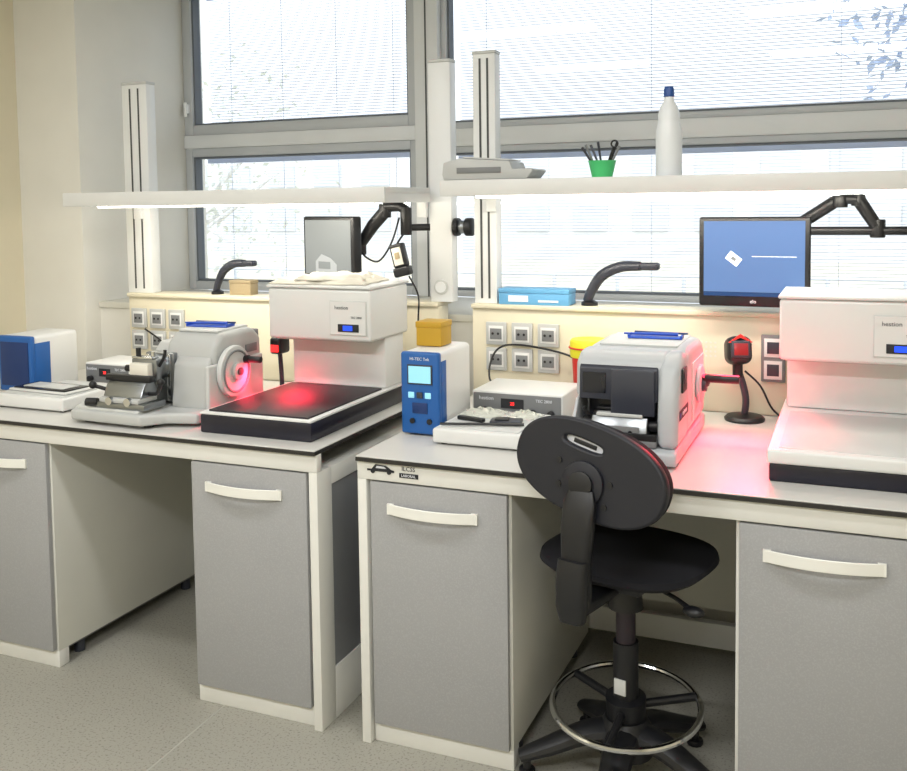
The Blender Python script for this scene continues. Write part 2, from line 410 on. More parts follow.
def shelf(x0,x1,z0,z1,label):
    r=thing("shelf",label,"shelf",(x0,.55,z0)); L=x1-x0; h=z1-z0
    b=B(); b.box((0,0,0),(L,.02,h),WHITE,.003); b.box((0,.0205,h-.022),(L,.40,h),WHITE,.002); b.box((0.001,.38,0),(L-.001,.3995,h-.0225),WHITE)
    b.box((0.001,.0205,0),(.018,.3795,h-.0225),WHITE); b.box((L-.018,.0205,0),(L-.001,.3795,h-.0225),WHITE); b.obj("shelf_board",r)
    for X in (.02,L-.06):
        b=B(); b.prism([(.401,h-.005),(.424,h-.005),(.424,-.06),(.401,-.06)],'x',X,X+.04,POST,.002); b.obj("bracket",r)
    b=B(); b.box((.08,.06,h-.040),(L-.08,.14,h-.0225),WHITE,.002); b.cyl((.1,.10,h-.052),(L-.1,.10,h-.052),.012,TUBE,seg=16); b.obj("tube_light",r,"glowing fluorescent tube under the shelf")
    ld=bpy.data.lights.new("tube_glow",'AREA'); ld.shape='RECTANGLE'; ld.size=L-.3; ld.size_y=.05; ld.energy=5.8; ld.color=(1,.93,.79)
    lo=bpy.data.objects.new("tube_glow",ld); COL.objects.link(lo); lo.location=(x0+L/2,.67,z0-.008); lo.rotation_euler=(math.radians(30),0,0)
    return r
shelf(-1.67,-.17,1.66,1.717,"long white shelf with a lit underside above a bench")
shelf(.045,1.65,1.68,1.735,"long white shelf with lit underside holding bottle and pens")

# ---------------------------------------------------------------- hood units
def hood(loc,label,white_tray):
    r=thing("water_bath_unit",label,"laboratory machine",loc,group="white overhanging laboratory units")
    W_=.43
    b=B()
    if white_tray:
        b.box((.006,0,0),(W_-.006,.715,.049),NAVY,.006); b.box((0,-.01,.05),(W_,.72,.088),WHITE,.008,3)
        b.box((.03,.02,.086),(W_-.03,.50,.090),LGREY,.002)
    else:
        b.box((0,0,0),(W_,.72,.062),NAVY,.006); b.box((0.0,0,.0625),(W_,.72,.070),WHITE,.002)
        b.box((.022,.02,.068),(W_-.022,.54,.076),BLKM,.002)
    b.obj("base",r,"white heated tray over a dark base" if white_tray else "dark base with black tray surface")
    b=B(); b.box((.015,.56,.0705 if not white_tray else .0885),(W_-.015,.718,.27),WHITE,.008); b.obj("column",r)
    b=B(); b.box((0,.42,.262),(W_,.73,.451),WHITE,.012,3); b.box((-.004,.415,.452),(W_+.004,.735,.462),WHITE,.004); b.box((.02,.45,.256),(W_-.02,.70,.2615),LGREY); b.obj("head",r)
    b=B(); b.box((.265,.416,.285),(.415,.4195,.41),LGREY,.001); b.box((.268,.414,.288),(.412,.4155,.407),WHITE)
    b.text("hestion",.019,(.315,.413,.385),DGREY,ext=.0003); b.text("TEC 2800",.011,(.375,.413,.350),DGREY,ext=.0003)
    b.box((.30,.411,.298),(.385,.4135,.326),INK,.001); b.box((.322,.409,.303),(.360,.4105,.321),LCD)
    b.obj("control_label",r,"label plate with small blue display")
    return r
h1=hood((-.635,.075,.9),"white overhanging laboratory unit with dark tray lit red",False)
h2=hood((1.172,.14,.9),"white overhanging laboratory unit with white tray",True)

b=B()
for q,(sx,sy,z0,ox,rz) in enumerate([(.19,.12,0,0,0),(.13,.10,.017,.03,.12)]):
    t=bmesh.new(); nx,ny=30,18
    def hz(i,j):
        e=min(1,min(i,nx-i)/2,min(j,ny-j)/2)
        return .004+e*(.012+.003*math.sin(i*.55+j*.35)+.003*math.sin(j*1.1+i*.2)+.0025*random.random())
    vs=[[t.verts.new((-sx+2*sx*i/nx+.005*math.sin(j*.8),-sy+2*sy*j/ny+.007*math.sin(i*.5),hz(i,j))) for j in range(ny+1)] for i in range(nx+1)]
    for i in range(nx):
        for j in range(ny): t.faces.new([vs[i][j],vs[i+1][j],vs[i+1][j+1],vs[i][j+1]])
    r_=bmesh.ops.extrude_face_region(t,geom=t.faces[:])
    for v in [e for e in r_['geom'] if isinstance(e,bmesh.types.BMVert)]: v.co.z=.0
    b._add(t,CLOTH,T(ox,0,z0-.003*q)@RZ(rz))
b.obj("folded_cloth",label="flat white cloth folded on top of the unit",cat="cloth",loc=(-.45,.63,1.3635),rz=.08)

# ---------------------------------------------------------------- microtome 1
r=thing("rotary_microtome","pale grey rotary microtome with round handwheel and stage","microtome",(-.905,.29,.9))
b=B()
b.prism([(-.30,-.18),(-.25,-.26),(.06,-.27),(.12,-.20),(.225,-.17),(.225,.24),(-.10,.24),(-.14,.02),(-.27,-.02)],'z',.012,.05,GREY,.010,3)
for p in [(-.22,-.2),(.05,-.21),(.19,.2),(-.07,.2)]: b.cyl((*p,0),(*p,.014),.018,BLK)
b.prism([(-.27,-.19),(-.23,-.245),(.04,-.25),(.04,-.13),(-.24,-.06)],'z',.048,.060,LGREY,.004)
b.prism([(-.255,-.19),(-.215,-.23),(-.13,-.235),(-.13,-.10),(-.225,-.07)],'z',.058,.066,STEEL,.003)
b.obj("base",r)
b=B()
b.prism([(-.06,.05),(.24,.05),(.24,.265),(.19,.305),(.0,.305),(-.045,.268),(-.06,.20)],'x',.0,.215,GREY,.022,4)
b.prism([(-.03,.05),(.22,.05),(.22,.24),(.18,.265),(.02,.265),(-.03,.22)],'x',-.085,.01,GREY,.016,3)
b.box((.205,-.10,.045),(.223,.235,.20),LGREY,.016,4)
b.box((.02,.0,.303),(.19,.19,.312),LGREY,.004)
b.prism([(-.105,.045),(-.055,.045),(-.055,.23),(-.085,.20)],'x',.06,.21,GREY,.012,3)
b.box((.2165,.13,.215),(.220,.20,.245),MGREY,.001)
b.box((-.07,.225,.26),(.20,.243,.29),MGREY,.004)
b.obj("housing",r,"rounded stepped pale grey machine housing")
b=B(); b.box((-.07,-.075,.06),(.055,-.028,.235),STEEL,.005); b.box((-.06,-.085,.065),(-.045,-.076,.23),CHROME,.002); b.box((.03,-.085,.065),(.045,-.076,.23),CHROME,.002); b.obj("slide_rail",r,"vertical metal slide rails")
b=B(); b.cyl((.224,.03,.165),(.247,.03,.165),.092,LGREY,bev=.007,seg=48); b.torus((.248,.03,.165),.074,.004,MGREY,'x'); b.cyl((.246,.03,.165),(.262,.03,.165),.032,GREY,bev=.003); b.cyl((.26,.03,.165),(.268,.03,.165),.014,DGREY)
b.cyl((.246,.085,.20),(.262,.085,.20),.015,BLK); b.cyl((.26,.085,.20),(.315,.085,.20),.012,BLK,bev=.003); b.obj("handwheel",r,"cream round handwheel with black knob")
b=B(); b.cyl((-.01,-.075,.185),(-.01,-.13,.185),.045,STEEL,bev=.003); b.box((-.065,-.155,.145),(.045,-.125,.225),STEEL,.006); b.box((-.05,-.185,.16),(.03,-.156,.212),PAPER,.004)
b.cyl((-.045,-.14,.225),(-.045,-.14,.26),.009,BLK); b.cyl((.02,-.14,.225),(.02,-.14,.25),.009,CHROME); b.cyl((-.10,-.14,.185),(-.065,-.14,.185),.012,BLK); b.box((-.055,-.165,.2255),(.035,-.13,.233),CHROME,.002); b.tube([(.045,-.14,.2),(.075,-.15,.235),(.08,-.15,.26)],.006,BLK,smooth=4); b.obj("specimen_clamp",r,"metal specimen clamp")
b=B(); b.box((-.15,-.245,.060),(.06,-.13,.082),STEEL,.004); b.box((-.13,-.25,.0825),(.04,-.15,.10),GREY,.004); b.prism([(-.235,.1005),(-.14,.1005),(-.16,.145),(-.185,.165),(-.215,.14)],'x',-.125,.04,STEEL,.004)
b.box((-.14,-.205,.150),(.055,-.175,.172),BLK,.004); b.tube([(.04,-.19,.11),(.09,-.21,.12),(.115,-.22,.155)],.007,BLK,smooth=4); b.sph((.115,-.22,.16),.013,BLK)
b.tube([(-.12,-.19,.11),(-.17,-.22,.13)],.007,BLK); b.sph((-.178,-.225,.135),.014,BLK); b.cyl((-.15,-.235,.078),(-.19,-.245,.078),.014,BLK); b.cyl((-.08,-.26,.09),(-.08,-.245,.09),.014,CHROME); b.cyl((-.0,-.26,.09),(-.0,-.245,.09),.014,CHROME); b.obj("knife_holder",r,"metal knife holder with black levers")

def tool(loc,rz,label):
    r=thing("tool_tray",label,"tool tray",loc,rz)
    b=B(); b.box((-.085,-.03,0),(.085,.03,.005),TBLUE,.002); b.box((-.085,-.03,.005),(-.08,.03,.012),TBLUE); b.box((.08,-.03,.005),(.085,.03,.012),TBLUE); b.obj("tray",r)
    b=B(); b.tube([(-.10,-.01,.013),(.07,.0,.013)],[.003,.006],TBLUE,seg=8); b.obj("brush",r)
    b=B(); b.tube([(-.07,.02,.013),(.10,.008,.015)],[.006,.003],BLUED,seg=8); b.obj("probe",r)
    return r
tool((-.815,.385,1.2125),.1,"blue tools lying on top of the pale grey microtome")

# ---------------------------------------------------------------- microtome 2
r=thing("automated_microtome","boxy grey and dark microtome with side crank","microtome",(.775,.43,.9))
b=B(); b.prism([(-.28,.008),(.27,.008),(.27,.052),(-.25,.052),(-.28,.045)],'x',-.155,.155,MGRAY2,.008,3)
for p in [(-.12,-.22),(.12,-.22),(.12,.22),(-.12,.22)]: b.cyl((*p,0),(*p,.012),.016,BLK)
b.obj("base",r)
b=B(); b.prism([(-.10,.05),(.27,.05),(.27,.265),(.21,.316),(-.05,.316),(-.10,.29)],'x',-.154,.154,MGRAY2,.030,6)
b.prism([(-.262,.05),(-.08,.05),(-.08,.314),(-.155,.314),(-.225,.280),(-.252,.21),(-.262,.14)],'x',.096,.156,MGRAY2,.024,6)
b.prism([(-.210,.172),(-.08,.172),(-.08,.314),(-.155,.314),(-.205,.286)],'x',-.154,.115,MGRAY2,.020,6)
b.box((-.12,-.05,.312),(.12,.20,.318),LGREY,.001)
b.box((.1535,.0,.08),(.1575,.22,.26),LGREY,.01,3)
b.prism([(-.262,.05),(-.09,.05),(-.09,.19),(-.20,.17),(-.262,.09)],'x',-.156,-.146,MGRAY2,.003)
b.obj("housing",r,"pale grey rounded machine housing")
b=B(); b.prism([(-.2185,.176),(-.2125,.268),(-.200,.280),(-.19,.176)],'x',-.140,.092,DGREY,.004,3)
b.prism([(-.2205,.195),(-.2165,.255),(-.212,.255),(-.216,.195)],'x',-.130,-.060,GLOSS,.001,1); b.obj("display_panel",r,"wide dark upper front face with glossy screen")
b=B(); b.prism([(-.2275,.135),(-.19,.135),(-.19,.176),(-.213,.268),(-.2215,.268),(-.2255,.20)],'x',-.044,.084,DGREY,.004,3)
b.obj("specimen_head_cover",r,"dark grey front cover")
b=B(); b.box((-.145,-.262,.053),(.096,-.10,.072),MGREY,.004); b.box((-.134,-.12,.0725),(.096,-.101,.171),DGREY,.003); b.box((-.134,-.262,.0725),(.096,-.253,.092),BLK,.002)
b.obj("waste_chamber",r,"dark open waste chamber")
b=B(); b.prism([(-.248,.0725),(-.13,.0725),(-.14,.12),(-.19,.142),(-.225,.130)],'x',-.10,.065,STEEL,.004); b.box((-.085,-.232,.130),(.05,-.205,.140),LGREY,.002); b.box((-.09,-.20,.1425),(.055,-.16,.150),BLK,.002); b.cyl((-.13,-.21,.105),(-.1005,-.21,.105),.018,BLK,bev=.003); b.cyl((.066,-.21,.105),(.092,-.21,.105),.015,BLK,bev=.002); b.box((-.08,-.2525,.076),(.045,-.2485,.108),MGREY,.001)
for q in (-.06,-.02,.02): b.cyl((q,-.2575,.092),(q,-.2527,.092),.006,CHROME,seg=12)
b.tube([(-.10,-.22,.125),(-.115,-.235,.14),(-.12,-.24,.155)],.005,BLK,smooth=3); b.obj("knife_holder",r,"steel knife holder")
b=B(); b.box((.1565,-.205,.205),(.162,-.135,.275),BLK,.003); b.box((.1622,-.19,.23),(.164,-.155,.262),DGREY,.001); b.obj("side_control",r,"black side control pad")
b=B(); b.box((.1562,-.232,.130),(.1572,-.085,.158),INK); b.text("microm",.022,(.1578,-.15,.145),INKW,'+x'); b.cyl((.1573,-.218,.144),(.1582,-.218,.144),.008,CAPB); b.obj("brand_label",r,"dark strip with small lettering")
b=B(); b.cyl((.158,.10,.18),(.172,.10,.18),.06,MGRAY2,bev=.005,seg=40); b.cyl((.17,.10,.18),(.185,.10,.18),.024,DGREY,bev=.002); b.cyl((.18,.09,.20),(.285,.09,.20),.013,BLK,bev=.004); b.cyl((.178,.10,.18),(.186,.09,.205),.015,BLK); b.obj("handwheel",r,"grey side wheel with black crank handle")
tool((.80,.53,1.219),.05,"blue tools lying on top of the boxy microtome")

# ---------------------------------------------------------------- bench devices
def thermo(loc,rz,w,d,h,label,plain):
    r=thing("bench_device",label,"laboratory device",loc,rz,group="blue and white bench devices")
    b=B(); b.box((0,.018,.006),(w,d,h),WHITE,.016,3)
    for p in [(.02,.04),(w-.02,.04),(.02,d-.03),(w-.02,d-.03)]: b.cyl((*p,0),(*p,.01),.01,BLK)
    b.obj("casing",r,"white rounded casing")
    b=B(); b.box((-.001,0,.006),(w+.001,.024,h),BLUE,.008,3); b.box((w-.001,.02,.03),(w+.0015,.06 if not plain else .10,h-.03),BLUE,.001)
    if not plain: b.text("HI-TEC Tek",.014,(w/2,-.001,h-.022),INKW)
    else: b.box((.015,-.003,.03),(w-.015,.001,h-.025),BLUED,.002)
    b.obj("front_panel",r,"blue front panel")
    if plain: return r
    b=B(); b.box((w*.22,-.005,h-.10),(w*.80,-.0035,h-.045),LCDP)
    b.box((w*.18,-.003,h-.105),(w*.84,-.0005,h-.040),DGREY,.001); b.obj("display",r,"pale cyan display")
    for k in range(3):
        b=B(); b.box((w*(.2+.22*k),-.005,h-.15),(w*(.36+.22*k),-.0005,h-.13),LCDP if k!=1 else DGREY,.002); b.obj("button",r)
    b=B(); b.box((w*.3,-.003,h-.20),(w*.7,-.0005,h-.165),BLUED,.001); b.cyl((w*.75,-.006,h-.225),(w*.75,-.0005,h-.225),.009,BLK); b.cyl((w*.3,-.006,h-.225),(w*.3,-.0005,h-.225),.009,BLK); b.obj("socket_port",r)
    return r
thermo((.018,.275,.9),0,.135,.28,.275,"blue-fronted white bench device with pale display",False)
thermo((-1.88,.38,.9),0,.18,.26,.235,"blue and white boxy device on the far bench end",True)
b=B(); b.box((-.046,-.045,0),(.046,.045,.078),YEL,.004,3); b.box((-.048,-.047,.062),(.048,.047,.083),YEL,.003); b.obj("yellow_box",label="small mustard yellow plastic box on the blue device",cat="box",loc=(.065,.44,1.1765))

# ---------------------------------------------------------------- control units
def ctrl(loc,w,d,label):
    r=thing("power_control_unit",label,"laboratory device",loc,group="low white control units")
    h=.110
    b=B(); b.box((0,0,.008),(w,d,h),WHITE,.006,3)
    for p in [(.03,.03),(w-.03,.03),(.03,d-.03),(w-.03,d-.03)]: b.cyl((*p,0),(*p,.01),.01,BLK)
    b.obj("casing",r)
    b=B(); b.box((.006,-.004,.020),(w-.006,.001,.103),MGREY,.001); b.box((w*.33,-.006,.055),(w*.58,-.0045,.088),INK); b.text("28",.016,(w*.455,-.0065,.071),REDL)
    b.text("hestion",.018,(w*.165,-.005,.086),INKW); b.text("TEC 2800",.014,(w*.80,-.005,.086),INKW); b.obj("front_plate",r,"grey front plate with red display")
    for k in range(3):
        b=B(); x=w*(.15,.68,.88)[k]; b.cyl((x,-.022,.045),(x,-.0045,.045),.012,BLK,bev=.002); b.obj("knob",r,"black rotary knob")
    return r
ctrl((.165,.535,.9),.325,.24,"low white control unit with knobs and red display")
ctrl((-1.59,.56,.9),.235,.2,"low white control unit behind the cold plate") 

# ---------------------------------------------------------------- trays
def tray(loc,w,d,label,clutter):
    r=thing("cold_plate",label,"cooling plate",loc,group="low white cooling plates")
    b=B(); b.box((0,0,.006),(w,d,.052),WHITE,.008,3)
    for p in [(.03,.03),(w-.03,.03),(.03,d-.03),(w-.03,d-.03)]: b.cyl((*p,0),(*p,.01),.012,BLK)
    b.obj("casing",r)
    b=B(); b.box((.02,.02,.050),(w-.02,d-.02,.056),LGREY,.002); b.obj("plate",r,"grey top plate")
    return r
tray((.165,.19,.9),.30,.31,"low white cold plate cluttered with bags and samples",True)
tray((-1.66,.14,.9),.36,.22,"low white cold plate carrying a dark-rimmed glass tray",False)
PLAST=mat("clear_plastic_bag",S(238,240,226),.06); PLAST.node_tree.nodes["Principled BSDF"].inputs["Alpha"].default_value=.42
def bag(loc,rz,sx,sy,hh,label):
    b=B(); t=bmesh.new(); n=18; p1,p2=random.random()*6,random.random()*6
    def hb(i,j):
        e=math.sin(pi*i/n)*math.sin(pi*j/n)
        return .003+e*hh*(.6+.18*math.sin(i*1.6+p1+j*.9)+.15*math.sin(j*2.1+p2-i*.7))+.006*e*random.random()
    vs=[[t.verts.new((-sx+2*sx*i/n+.004*math.sin(j),-sy+2*sy*j/n+.004*math.sin(i*1.3),hb(i,j))) for j in range(n+1)] for i in range(n+1)]
    for i in range(n):
        for j in range(n): t.faces.new([vs[i][j],vs[i+1][j],vs[i+1][j+1],vs[i][j+1]])
    b._add(t,PLAST); b.obj("plastic_bag",label=label,cat="bag",loc=loc,rz=rz)
bag((.255,.41,.957),.05,.075,.062,.022,"crumpled clear plastic bag lying on the cold plate")
bag((.395,.42,.957),-.1,.05,.05,.020,"small clear plastic bag at the plate edge")
B().box((-.05,-.03,0),(.05,.03,.012),DGREY,.003).box((-.035,-.02,.0125),(.01,.02,.016),BLK,.001).obj("cassette_holder",label="dark cassette holder lying on the cold plate",cat="holder",loc=(.37,.31,.957),rz=.2)
B().box((-.05,-.010,0),(.05,.010,.012),BLK,.003).obj("small_cassette",label="slim black plastic holder on the cold plate",cat="holder",loc=(.25,.31,.957),rz=-.25)
B().tube([(-.13,-.02,.006),(.13,.03,.006)],[.004,.005],BLK,seg=8).obj("pen",label="black pen lying on the cold plate",cat="pen",loc=(.31,.245,.957),rz=.1)
b=B(); b.box((-.15,-.07,.0),(.15,.07,.008),WHITE,.003); b.box((-.135,-.06,.0085),(.135,.06,.013),GLOSS,.002); b.box((-.105,-.04,.0132),(.105,.04,.016),LGREY,.001)
b.obj("glass_tray",label="shallow tray with dark rim resting on the plate",cat="tray",loc=(-1.475,.26,.9575),rz=-.05)
b=B(); b.box((-.17,-.04,0),(.17,.04,.045),WHITE,.006,3); b.box((-.15,-.03,.0455),(.15,.03,.05),LGREY,.002); b.obj("slide_warmer",label="flat white box behind the cold plate",cat="box",loc=(-1.46,.44,.9),rz=.0)

# bucket
r=thing("sample_bucket","yellow and red bucket behind the control unit","bucket",(.49,.872,.9))
B().lathe([(0,0),(.052,0),(.061,.19),(.057,.19),(.05,.01),(0,.01)],RED).obj("bucket_body",r)
B().lathe([(0,.1905),(.066,.1905),(.069,.205),(.069,.245),(.063,.255),(0,.252)],YELL).obj("lid",r,"bright yellow lid")
B().torus((0,0,.225),.0705,.0035,RED).obj("rim_band",r,"thin red band")

# scanner on stand
r=thing("barcode_scanner","black and red barcode scanner on a stand","barcode scanner",(1.04,.86,.9))
B().lathe([(0,0),(.066,0),(.068,.008),(.06,.016),(.02,.022),(0,.024)],BLK).obj("stand_base",r,"round black base")
B().tube([(0,0,.02),(.004,0,.07),(-.005,.0,.12),(-.02,-.01,.17)],.012,DGREY,smooth=5).obj("stand_neck",r)
b=B(); M=T(-.02,-.02,.215)@RZ(.3)@RX(math.radians(-12))
b.box((-.042,-.05,-.02),(.042,.05,.075),BLK,.028,5,M=M); b.box((-.032,-.056,.0),(.032,-.044,.058),DGREY,.005,3,M=M); b.box((-.023,-.058,.008),(.023,-.0562,.048),REDG,.001,M=M)
b.prism([(-.04,.052),(0,.08),(.04,.052),(.034,.05),(0,.068),(-.034,.05)],'y',-.054,-.047,RED,M=M)
b.cyl((0,.02,-.06),(0,.01,.0),.017,BLK,M=M); b.obj("scanner_head",r,"black scanner head with red rim")
B().tube([(-.0,.0,.17),(.05,.01,.12),(.09,.02,.04),(.14,.03,.006),(.2,.04,.005)],.0035,BLK,smooth=6,seg=8).obj("cable",r)
r=thing("barcode_scanner","dark barcode scanner glowing red beside the white unit","barcode scanner",(-.664,.62,.9))
B().lathe([(0,0),(.022,0),(.022,.008),(.010,.014),(0,.014)],MGREY).obj("stand_base",r); B().tube([(0,0,.01),(0,0,.1),(.0,-.01,.20)],.009,DGREY,smooth=4).obj("stand_neck",r)
b=B(); b.box((-.025,-.045,.185),(.025,.03,.25),BLK,.012,4); b.box((-.017,-.048,.195),(.017,-.0445,.222),REDL,.001); b.obj("scanner_head",r,"black head with small red window")

# ---------------------------------------------------------------- monitors
def attach(child,parent):
    Mp=Matrix.Translation(parent.location)@Matrix.Rotation(parent.rotation_euler[2],4,'Z')
    child.parent=parent; child.matrix_parent_inverse=Mp.inverted()
r=thing("monitor","flat monitor with blue screen on a black arm","monitor",(1.063,.885,1.288),rz=-.03)
b=B(); b.box((-.183,0,.0),(.183,.03,.308),BLK,.008,3); b.box((-.10,.03,.06),(.10,.04,.25),BLK,.004); b.obj("bezel",r)
b=B(); b.box((-.166,-.002,.0505),(.166,-.0002,.294),SCRB); b.box((-.166,-.003,.036),(.166,-.0002,.050),SCRT)
b.box((-.005,-.0035,.172),(.14,-.0022,.1735),SCRW)
b.obj("screen",r,"blue screen with white diamond graphic")
b=B(); M=T(-.065,-.004,.165)@RY(math.radians(38)); b.box((-.024,0,-.016),(.024,.001,.016),SCRW,M=M); b.box((-.009,-.001,-.006),(.009,-.0002,.006),SCRG,M=M); b.obj("screen_graphic",r)
b=B(); b.text("elo",.017,(0,-.002,.018),INKW); b.obj("logo",r)
b=B(); b.cyl((1.20,.90,1.548),(1.62,.92,1.548),.014,BLK); b.cyl((1.10,.935,1.50),(1.22,.935,1.548),.014,BLK); b.cyl((1.205,.90,1.548),(1.205,.94,1.548),.016,BLK)
am=b.obj("monitor_arm",None,"black jointed arm")
b=B(); b.tube([(1.205,.925,1.568),(1.32,.90,1.645)],[.021,.021],BLK); b.cyl((1.335,.89,1.625),(1.335,.89,1.665),.024,BLK,bev=.003); b.tube([(1.335,.89,1.652),(1.385,.89,1.652)],.016,BLK); b.obj("upper_link",am)
b=B(); b.cyl((1.39,.90,1.63),(1.39,.90,1.668),.022,BLK,bev=.003); b.tube([(1.39,.90,1.652),(1.445,.91,1.565)],[.022,.020],BLK); b.cyl((1.45,.915,1.525),(1.45,.915,1.585),.024,BLK,bev=.003); b.obj("lower_link",am)
b=B(); b.cyl((1.615,.91,1.365),(1.615,.91,1.67),.026,BLK,bev=.004); b.box((1.60,.91,1.50),(1.70,.972,1.56),BLK,.006); b.obj("clamp",am)
attach(am,r)

r=thing("monitor","flat grey-screened monitor turned aside on an arm","monitor",(-.61,.90,1.352),rz=-.40)
b=B(); b.box((-.168,0,.0),(.168,.045,.255),BLK,.008,3); b.box((-.10,.045,.05),(.10,.07,.21),BLK,.01); b.obj("bezel",r)
b=B(); b.box((-.152,-.002,.016),(.152,-.0002,.240),SCRG); b.prism([(-.08,.022),(.06,.022),(.06,.06),(.02,.085),(-.04,.10),(-.08,.07)],'y',-.003,-.0022,SCRG2); b.box((-.06,-.004,.040),(.02,-.0032,.070),SCRG); b.obj("screen",r,"grey screen with pale device image at bottom")
b=B(); b.cyl((-.275,.94,1.56),(-.19,.995,1.56),.014,BLK)
am=b.obj("monitor_arm",None,"black jointed arm")
b=B(); b.cyl((-.088,1.0,1.56),(-.066,1.0,1.56),.036,BLK,bev=.004); b.cyl((-.066,1.0,1.56),(-.039,1.0,1.56),.026,STEEL,bev=.003); b.cyl((-.039,1.0,1.56),(-.009,1.0,1.56),.036,BLK,bev=.004); b.obj("clamp",am,"black round clamp with steel collar")
b=B(); b.cyl((-.272,.94,1.53),(-.272,.94,1.640),.023,BLK,bev=.003); b.tube([(-.272,.94,1.628),(-.30,.94,1.646),(-.365,.94,1.646)],[.02,.022,.024],BLK); b.cyl((-.365,.94,1.60),(-.365,.94,1.655),.025,BLK,bev=.003); b.obj("lower_link",am)
b=B(); b.tube([(-.365,.94,1.625),(-.42,.94,1.57),(-.475,.945,1.50)],[.027,.026,.022],BLK); b.cyl((-.48,.945,1.45),(-.48,.945,1.525),.022,BLK,bev=.003); b.cyl((-.48,.945,1.47),(-.555,.955,1.47),.018,BLK); b.obj("upper_link",am)
b=B(); b.tube([(-.29,.915,1.60),(-.31,.88,1.50),(-.36,.87,1.43),(-.43,.90,1.44),(-.47,.92,1.47)],.004,BLK,smooth=6,seg=8); b.obj("cable",am)
attach(am,r)
r=thing("handheld_scanner","black handheld scanner with white label hanging from an arm","scanner",(-.25,.87,1.372))
b=B(); M=RY(math.radians(-14)); b.box((-.028,-.02,0.036),(.028,.02,.13),BLK,.008,3,M=M); b.box((-.034,-.024,-.0),(.034,.022,.037),BLK,.008,3,M=M); b.obj("grip",r)
b=B(); b.box((-.018,-.024,.045),(.02,-.0205,.115),PAPER,.001,M=M); b.box((-.01,-.026,.07),(.012,-.0245,.095),CARD,.001,M=M); b.obj("sticker",r,"white label")
B().tube([(-.03,0,.125),(-.03,.03,.145),(-.025,.055,.165)],.004,BLK,smooth=5,seg=8).tube([(.02,0,.0),(.05,.02,-.08),(.04,.04,-.2),(.07,.05,-.32)],.0035,BLK,smooth=6,seg=8).obj("cable",r)

# desk lamps on ledge
def lamp(loc,sx,label,w=.27):
    r=thing("desk_lamp",label,"lamp",loc,group="dark curved lamps")
    b=B(); b.lathe([(0,0),(.032,0),(.032,.012),(.018,.02),(0,.02)],BLK); b.obj("lamp_base",r)
    b=B(); b.tube([(-.01,0,.015),(.01,0,.06),(.05,0,.115),(.12,0,.148),(.20,0,.152)],[.019,.021,.023,.022,.018],DGREY,smooth=6,flat=.9); b.obj("lamp_arm",r)
    b=B(); b.box((w-.075,-.022,.138),(w,.022,.166),DGREY,.01,3); b.obj("lamp_head",r)
    r.scale=(sx,1,sx**.3)
    return r
lamp((.455,1.02,1.262),.98,"dark curved arm lamp standing on the ledge")
lamp((-1.25,1.02,1.262),.75,"small dark curved arm lamp standing on the ledge")
B().box((-.055,-.03,0),(.055,.03,.05),CARD,.002).box((-.057,-.032,.0505),(.057,.032,.065),CARD,.002).obj("cardboard_box",label="small brown cardboard box on the ledge",cat="box",loc=(-1.12,1.035,1.262))
b=B(); b.box((-.14,-.05,0),(.14,.05,.044),LBLUE,.003); b.box((-.141,-.051,.0445),(.141,.051,.062),LBLUE,.002); b.box((-.1,-.052,.012),(-.02,-.0505,.036),INKW); b.box((.02,-.052,.012),(.1,-.0505,.02),INKW); b.obj("glove_box",label="light blue flat cardboard box on the ledge",cat="box",loc=(.25,1.01,1.262))

# ---------------------------------------------------------------- shelf items
r=thing("detergent_bottle","white plastic bottle with blue cap on the shelf","bottle",(.81,.70,1.7355))
B().lathe([(0,0),(.04,0),(.043,.006),(.043,.12),(.042,.15),(.036,.175),(.034,.185),(.036,.20),(.030,.225),(.018,.245),(.016,.26),(0,.26)],BOTTLE).obj("bottle_body",r)
B().lathe([(0,.2605),(.0165,.2605),(.0175,.262),(.017,.285),(.013,.295),(0,.296)],CAPB).obj("cap",r,"blue screw cap")
r=thing("pen_cup","small green cup holding pens and scissors","pen cup",(.585,.70,1.7355))
B().lathe([(0,0),(.034,0),(.047,.056),(.049,.058),(.045,.058),(.032,.006),(0,.006)],GREEN).obj("cup",r,"green tapered cup")
for i,(a,c,m) in enumerate([((-.01,0),(-.07,.0),BLK),((.0,.01),(-.045,.02),DGREY),((.012,0),(.05,.01),BLK),((.015,-.01),(.062,-.01),MGREY),((-.015,.01),(-.055,-.01),STEEL),((-.0,.01),(-.012,-.01),DGREY)]):
    B().tube([(a[0],a[1],.01),(c[0],c[1],.105+.008*(i%3))],[.003,.0045],m,seg=8).obj("pen",r)
b=B(); b.torus((.045,-.01,.113),.011,.003,BLK,'y',seg=20); b.tube([(.01,0,.02),(.042,-.01,.103)],.004,BLK,seg=8); b.obj("scissors",r)
r=thing("document_tray","pale grey plastic tray with papers on the shelf","tray",(.20,.66,1.7355),rz=.05)
b=B(); b.prism([(-.15,0),(.15,0),(.175,.03),(.165,.036),(.10,.034),(.09,.062),(-.09,.075),(-.15,.06),(-.155,.02)],'y',-.09,.09,GREY,.004); b.obj("tray_body",r)
b=B(); b.prism([(-.085,.076),(.085,.064),(.085,.069),(-.085,.081)],'y',-.07,.07,LGREY,.001); b.box((-.10,-.093,.022),(.06,-.0905,.042),MGREY,.001); b.obj("insert",r)

